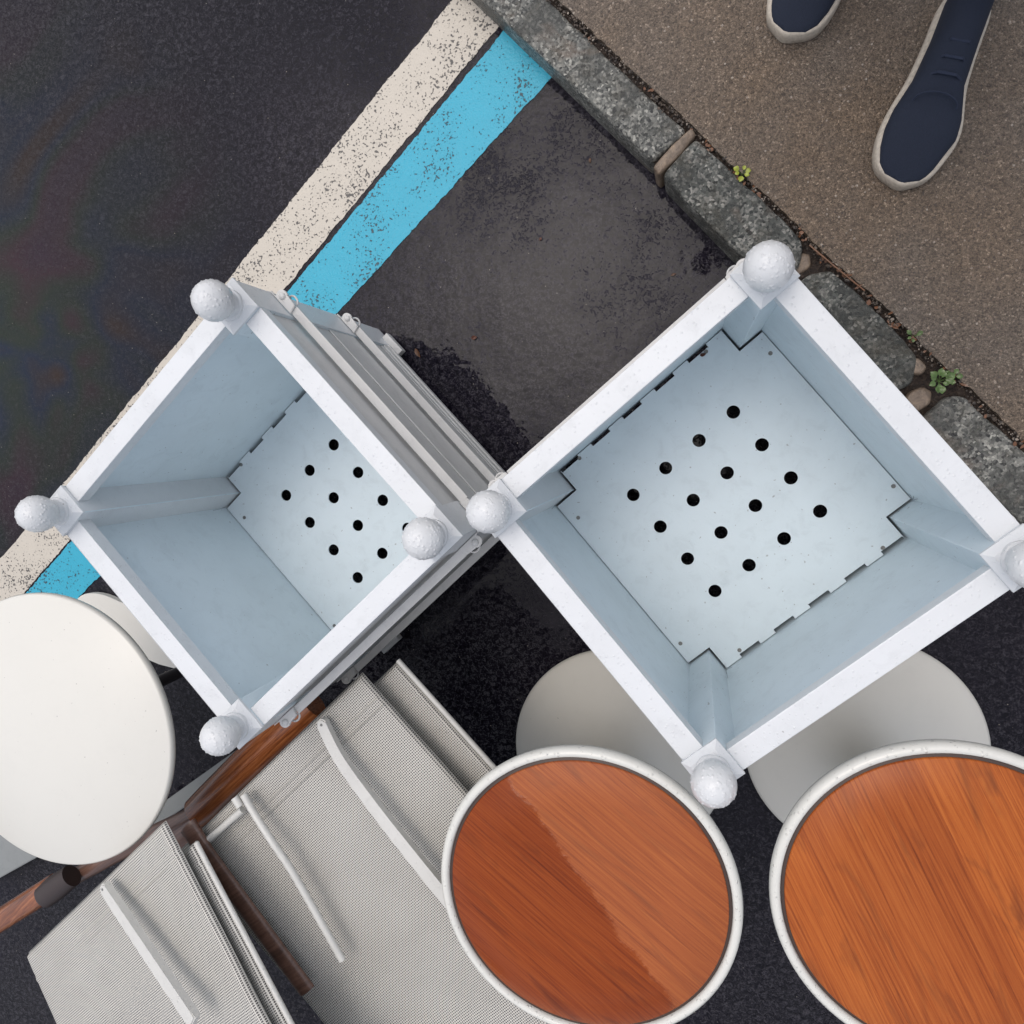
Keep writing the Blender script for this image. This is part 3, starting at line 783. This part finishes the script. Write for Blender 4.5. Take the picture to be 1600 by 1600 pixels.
bm = bmesh.new(); tube(bm, to_local(chA, bez([bp(381, 1241, .370), bp(392, 1262, .372), bp(421, 1308, .378), bp(452, 1354, .378), bp(480, 1402, .376), bp(535, 1500, .372)], 8)), .0058, 14)
obj('frame_tube', bm, MT['alu'], chA, smooth=60)
bm = bmesh.new(); tube(bm, to_local(chA, [Vector((-.672, -.583, .366)), Vector((-.752, -.655, .363)), Vector((-.80, -.70, .360))]), .0055, 14)
obj('cross_tube', bm, MT['alu'], chA, smooth=60)
bm = bmesh.new(); tube(bm, to_local(chA, [Vector((-.6825, -.5620, .370)), Vector((-.672, -.575, .3715))]), .0064, 14); tube(bm, to_local(chA, [Vector((-.664, -.572, .362)), Vector((-.659, -.568, .362))]), .0045, 12)
obj('end_cap', bm, MT['alu'], chA, smooth=60)
ZB = .43
apB = bp(253, 1286, ZB)
chB = make_chair(0., -.022, 1., (-.004, .050)); place(chB, (apB.x, apB.y), EA - .03); chB.rotation_euler = (.20, .12, EA - .03); chB.location = apB; 
tag(chB, 'folded mesh chair at the bottom left, nearest the round white table', 'chair', 'folded mesh chairs')
arm(chB, [bp(160, 1390, ZB + .008), bp(185, 1428, ZB + .024), bp(300, 1600, ZB + .085)], (.0165, .0215), .011)

# ------------------------------------------------------------ brown round wooden frame between table and chairs
r = empty('folded_wooden_chair', (0, 0, 0)); tag(r, 'folded chair of round brown wooden rails between the white table and the mesh chairs', 'wooden chair')
bm = bmesh.new(); tube(bm, [bp(490, 1098, .235), bp(452, 1132, .235), bp(383, 1197, .235), bp(328, 1252, .235), bp(308, 1270, .235)], [.029, .031, .0315, .0315, .029], 28, .8)
obj('rail', bm, MT['rail'], r, smooth=50)
bm = bmesh.new(); tube(bm, [bp(352, 1250, .19), bp(245, 1300, .19), bp(120, 1368, .19), bp(40, 1412, .19), bp(-60, 1465, .19)], .0165, 24, .8)
obj('rail', bm, MT['rail2'], r, smooth=50)
bm = bmesh.new(); tube(bm, [bp(294, 1290, .36), bp(324, 1335, .372), bp(374, 1404, .376), bp(480, 1548, .376)], [.018, .0155, .0155, .0155], 20, .5)
obj('rail', bm, MT['rail2'], r, smooth=50)
bm = bmesh.new(); tube(bm, [bp(360, 1245, .19), bp(262, 1330, .18)], .034, 20, .6); obj('joint_block', bm, MT['rail2'], r, smooth=50)
bm = bmesh.new(); tube(bm, [bp(112, 1368, .22), bp(88, 1386, .22), bp(70, 1400, .22)], [.022, .0255, .024], 24, .8); obj('joint_cap', bm, MT['capm'], r, smooth=50)
bm = bmesh.new(); tube(bm, [bp(88, 1382, .215), bp(20, 1425, .215), bp(-80, 1490, .215)], .023, 24, .8); obj('rail', bm, MT['rail'], r, smooth=50)
bm = bmesh.new(); a, b, c, d = bp(372, 1170, .05), bp(190, 1300, .05), bp(160, 1350, .05), bp(370, 1205, .05)
prism(bm, [(p.x, p.y) for p in (a, b, c, d)], .035, .05, .002); obj('slat', bm, MT['board'], r)
bm = bmesh.new(); a, b, c, d = bp(75, 1330, .03), bp(-60, 1405, .03), bp(-60, 1320, .03), bp(60, 1270, .03)
prism(bm, [(p.x, p.y) for p in (a, b, c, d)], .008, .03, .002); obj('slat', bm, MT['board'], r)

# ------------------------------------------------------------ person standing on the pavement (a shoe in view)
def shoe(parent, loc, th, mir=1):
    """canvas shoe, heel at local origin, toe towards +x"""
    r = empty('shoe', loc, th); r.parent = parent
    N = 40; L = .278; WK = 1.13
    def half(t, side):
        # outline half widths along the sole, t 0 heel .. 1 toe; side +1 outer
        pts = [(0, .0), (.03, .020), (.10, .030), (.3, .031), (.5, .036), (.65, .046), (.75, .0485), (.84, .046), (.92, .040), (.97, .029), (1, .0)] if side > 0 else [(0, .0), (.03, .020), (.10, .030), (.3, .030), (.5, .033), (.65, .0455), (.74, .0475), (.82, .0405), (.90, .034), (.96, .026), (1, .0)]
        for (a, x), (b, y) in zip(pts, pts[1:]):
            if a <= t <= b: return WK * (x + (y - x) * ((t - a) / (b - a)))
        return 0
    ts = [.5 - .5 * math.cos(PI * i / N) for i in range(N + 1)]
    def loop(off, tt=ts):
        lf = [(t * L, half(t, 1) + off) for t in tt]; rt = [(t * L, -half(t, -1) - off) for t in tt[1:-1]][::-1]
        o = [(x - off * (1 if x < L * .02 else 0) + off * (1 if x > L * .98 else 0), y * mir) for x, y in lf + rt]
        for it in range(4): o = [((o[i - 1][0] + 2 * o[i][0] + o[(i + 1) % len(o)][0]) / 4, (o[i - 1][1] + 2 * o[i][1] + o[(i + 1) % len(o)][1]) / 4) for i in range(len(o))]
        return o
    bm = bmesh.new(); rings = []
    for off, z in ((-.002, 0), (.0015, .002), (.0022, .012), (.0018, .024), (-.0005, .027), (-.004, .0275)):
        rings.append([bm.verts.new((x, y, z + .004 * max(0, x / L - .75) * 4 * 0)) for x, y in loop(off)])
    m = len(rings[0])
    for a, b in zip(rings, rings[1:]):
        for i in range(m): bm.faces.new((a[i], a[(i + 1) % m], b[(i + 1) % m], b[i]))
    bm.faces.new(rings[0]); bm.faces.new(rings[-1]); obj('sole', bm, MT['rubber'], r, smooth=55)
    bm = bmesh.new(); g = []; Q = 18
    for i in range(N + 1):
        t = .012 + .976 * i / N; x = t * L; w1 = max(half(t, 1) - .0045, .0008); w2 = max(half(t, -1) - .0045, .0008)
        hh = .085 if t < .30 else (.085 - .030 * ((t - .30) / .35) if t < .65 else .055 - .029 * ((t - .65) / .35) ** 1.6)
        hh = hh if t > .05 else .05 + .035 * t / .05
        row = []
        for k in range(Q + 1):
            a = PI * k / Q; y = math.cos(a); yy = 1. * (w1 if y > 0 else w2) * (abs(y) ** .8) * (1 if y > 0 else -1); row.append(bm.verts.new((x, yy * mir, .024 + (hh - .024) * (math.sin(a) ** .7))))
        g.append(row)
    for a, b in zip(g, g[1:]):
        for k in range(Q): bm.faces.new((a[k], a[k + 1], b[k + 1], b[k]))
    for row in (g[0], g[-1]): bm.faces.new(row)
    up_ = obj('upper', bm, MT['canvas'], r, smooth=60)
    bm = bmesh.new(); pts = []
    for k in range(13):
        a = PI * k / 12; pts.append((.158 - .012 * math.sin(a) + .018, .030 * math.cos(a), .0565 + .012 * math.sin(a)))
    tube(bm, pts, .0011, 6); obj('seam', bm, MT['jeans'], r)
    for q in range(3):
        bm = bmesh.new(); x = .10 + q * .020; tube(bm, [(x, -.022, .060), (x, -.012, .079 - q * .004), (x, .012, .079 - q * .004), (x, .022, .060)], .0022, 8, .5); obj('lace', bm, MT['jeans'], r)
    return r
def skinmesh(name, verts, edges, rad, mat, parent=None, root=0, sub=2):
    me = bpy.data.meshes.new(name); me.from_pydata([tuple(v) for v in verts], edges, [])
    o = bpy.data.objects.new(name, me); COL.objects.link(o)
    sk = o.modifiers.new('skin', 'SKIN'); sk.use_smooth_shade = True
    for i, rr in enumerate(rad): me.skin_vertices[0].data[i].radius = rr if hasattr(rr, '__len__') else (rr, rr)
    me.skin_vertices[0].data[root].use_root = True
    sb = o.modifiers.new('sub', 'SUBSURF'); sb.levels = sub; sb.render_levels = sub
    me.materials.append(mat)
    if parent: o.parent = parent
    return o
PZ = .070
toe = bp(1402, 298, PZ + .003); top_mid = bp(1424, 200, PZ + .02)
fd = Vector((toe.x - .322, toe.y - .470, 0)).normalized()
heelA = Vector((toe.x, toe.y, 0)) - fd * .279
heelA.z = PZ
per_th = math.atan2(fd.y, fd.x)
sidev = Vector((-fd.y, fd.x, 0))                   # the person's left
other = heelA - sidev * .20 - fd * .17
legs_c = (heelA + other) / 2
def bodypt(side, fwd, z): 
    p = legs_c + sidev * side + fd * fwd; return Vector((p.x, p.y, PZ + z))
# right foot = heelA (side -.105), left foot = other
v = [bodypt(0, .02, .95), bodypt(0, .03, 1.12), bodypt(0, .02, 1.30), bodypt(0, .02, 1.44), bodypt(0, .03, 1.52), bodypt(0, .06, 1.60), bodypt(0, .065, 1.69)]
rad = [(.15, .11), (.135, .10), (.16, .105), (.10, .08), (.052, .055), (.072, .085), (.066, .078)]
e = [(0, 1), (1, 2), (2, 3), (3, 4), (4, 5), (5, 6)]
for sg in (-1, 1):
    b = len(v); v += [bodypt(sg * .10, .02, .88), bodypt(sg * .105, .06, .50), bodypt(sg * .105, .055, .10), bodypt(sg * .105, .07, .065)]; rad += [.088, .058, .040, .036]; e += [(0, b), (b, b + 1), (b + 1, b + 2), (b + 2, b + 3)]
    b = len(v); v += [bodypt(sg * .19, .01, 1.41), bodypt(sg * .235, .0, 1.14), bodypt(sg * .21, .17, .96), bodypt(sg * .20, .215, .93)]; rad += [.055, .043, .030, .026]; e += [(2, b), (b, b + 1), (b + 1, b + 2), (b + 2, b + 3)]
person = skinmesh('person', v, e, rad, MT['skin'])
tag(person, 'person standing on the pavement, in a navy canvas shoe with cream sole', 'person')
# hands: palm and five fingers
for sg in (-1, 1):
    hv = [bodypt(sg * .20, .21, .93), bodypt(sg * .198, .25, .90), bodypt(sg * .197, .285, .875)]; hr = [(.024, .02), (.034, .016), (.036, .014)]; he = [(0, 1), (1, 2)]
    for q, L in enumerate((.062, .072, .075, .066)):
        o_ = -.026 + q * .0175; b = len(hv)
        hv += [bodypt(sg * .197 + o_, .30, .865), bodypt(sg * .197 + o_, .30 + L * .45, .845), bodypt(sg * .197 + o_, .30 + L * .75, .815)]; hr += [.0095, .0088, .0075]; he += [(2, b), (b, b + 1), (b + 1, b + 2)]
    b = len(hv); hv += [bodypt(sg * .197 - sg * .042, .262, .885), bodypt(sg * .197 - sg * .056, .295, .865)]; hr += [.011, .009]; he += [(1, b), (b, b + 1)]
    skinmesh('hand', hv, he, hr, MT['skin'], person)
tv = [bodypt(0, .02, .96), bodypt(0, .02, .90)]; tr = [(.16, .12), (.155, .12)]; te = [(0, 1)]
for sg in (-1, 1):
    b = len(tv); tv += [bodypt(sg * .10, .02, .84), bodypt(sg * .105, .055, .50), bodypt(sg * .105, .05, .10), bodypt(sg * .105, .055, .055)]; tr += [.098, .074, .060, .060]; te += [(1, b), (b, b + 1), (b + 1, b + 2), (b + 2, b + 3)]
skinmesh('trousers', tv, te, tr, MT['jeans'], person)
jv = [bodypt(0, .02, .92), bodypt(0, .03, 1.12), bodypt(0, .02, 1.32), bodypt(0, .02, 1.46)]; jr = [(.17, .125), (.15, .115), (.18, .12), (.075, .07)]; je = [(0, 1), (1, 2), (2, 3)]
for sg in (-1, 1):
    b = len(jv); jv += [bodypt(sg * .19, .01, 1.41), bodypt(sg * .235, .0, 1.14), bodypt(sg * .212, .155, .975)]; jr += [.068, .056, .042]; je += [(2, b), (b, b + 1), (b + 1, b + 2)]
skinmesh('jacket', jv, je, jr, MT['jacket'], person)
bm = bmesh.new(); bmesh.ops.create_icosphere(bm, subdivisions=4, radius=1)
hc = bodypt(0, .045, 1.70)
for vv in bm.verts:
    q = vv.co.copy(); k = 1 + .04 * mnoise.noise(q * 6); vv.co = hc + (fd * q.x * .098 + sidev * q.y * .088 + Vector((0, 0, q.z * .10 + (.03 if q.x > .3 else -.0)))) * k
obj('hair', bm, MT['hair'], person, smooth=180)
bm = bmesh.new()
for sg in (-1, 1):
    for rr, o_ in ((.012, 0), ):
        q = bmesh.ops.create_icosphere(bm, subdivisions=3, radius=rr)['verts']
        for x in q: x.co += bodypt(sg * .032, .135, 1.625)
tube(bm, [bodypt(0, .135, 1.63), bodypt(0, .158, 1.592), bodypt(0, .150, 1.585)], [.008, .013, .010], 10)
tube(bm, [bodypt(-.024, .138, 1.553), bodypt(0, .146, 1.551), bodypt(.024, .138, 1.553)], [.003, .006, .003], 8)
for sg in (-1, 1): tube(bm, [bodypt(sg * .078, .045, 1.635), bodypt(sg * .086, .038, 1.61), bodypt(sg * .078, .048, 1.585)], [.008, .012, .007], 8)
obj('face', bm, MT['skin'], person, smooth=60)
shoe(person, heelA, per_th, -1)
shoe(person, other, per_th - .12, 1)
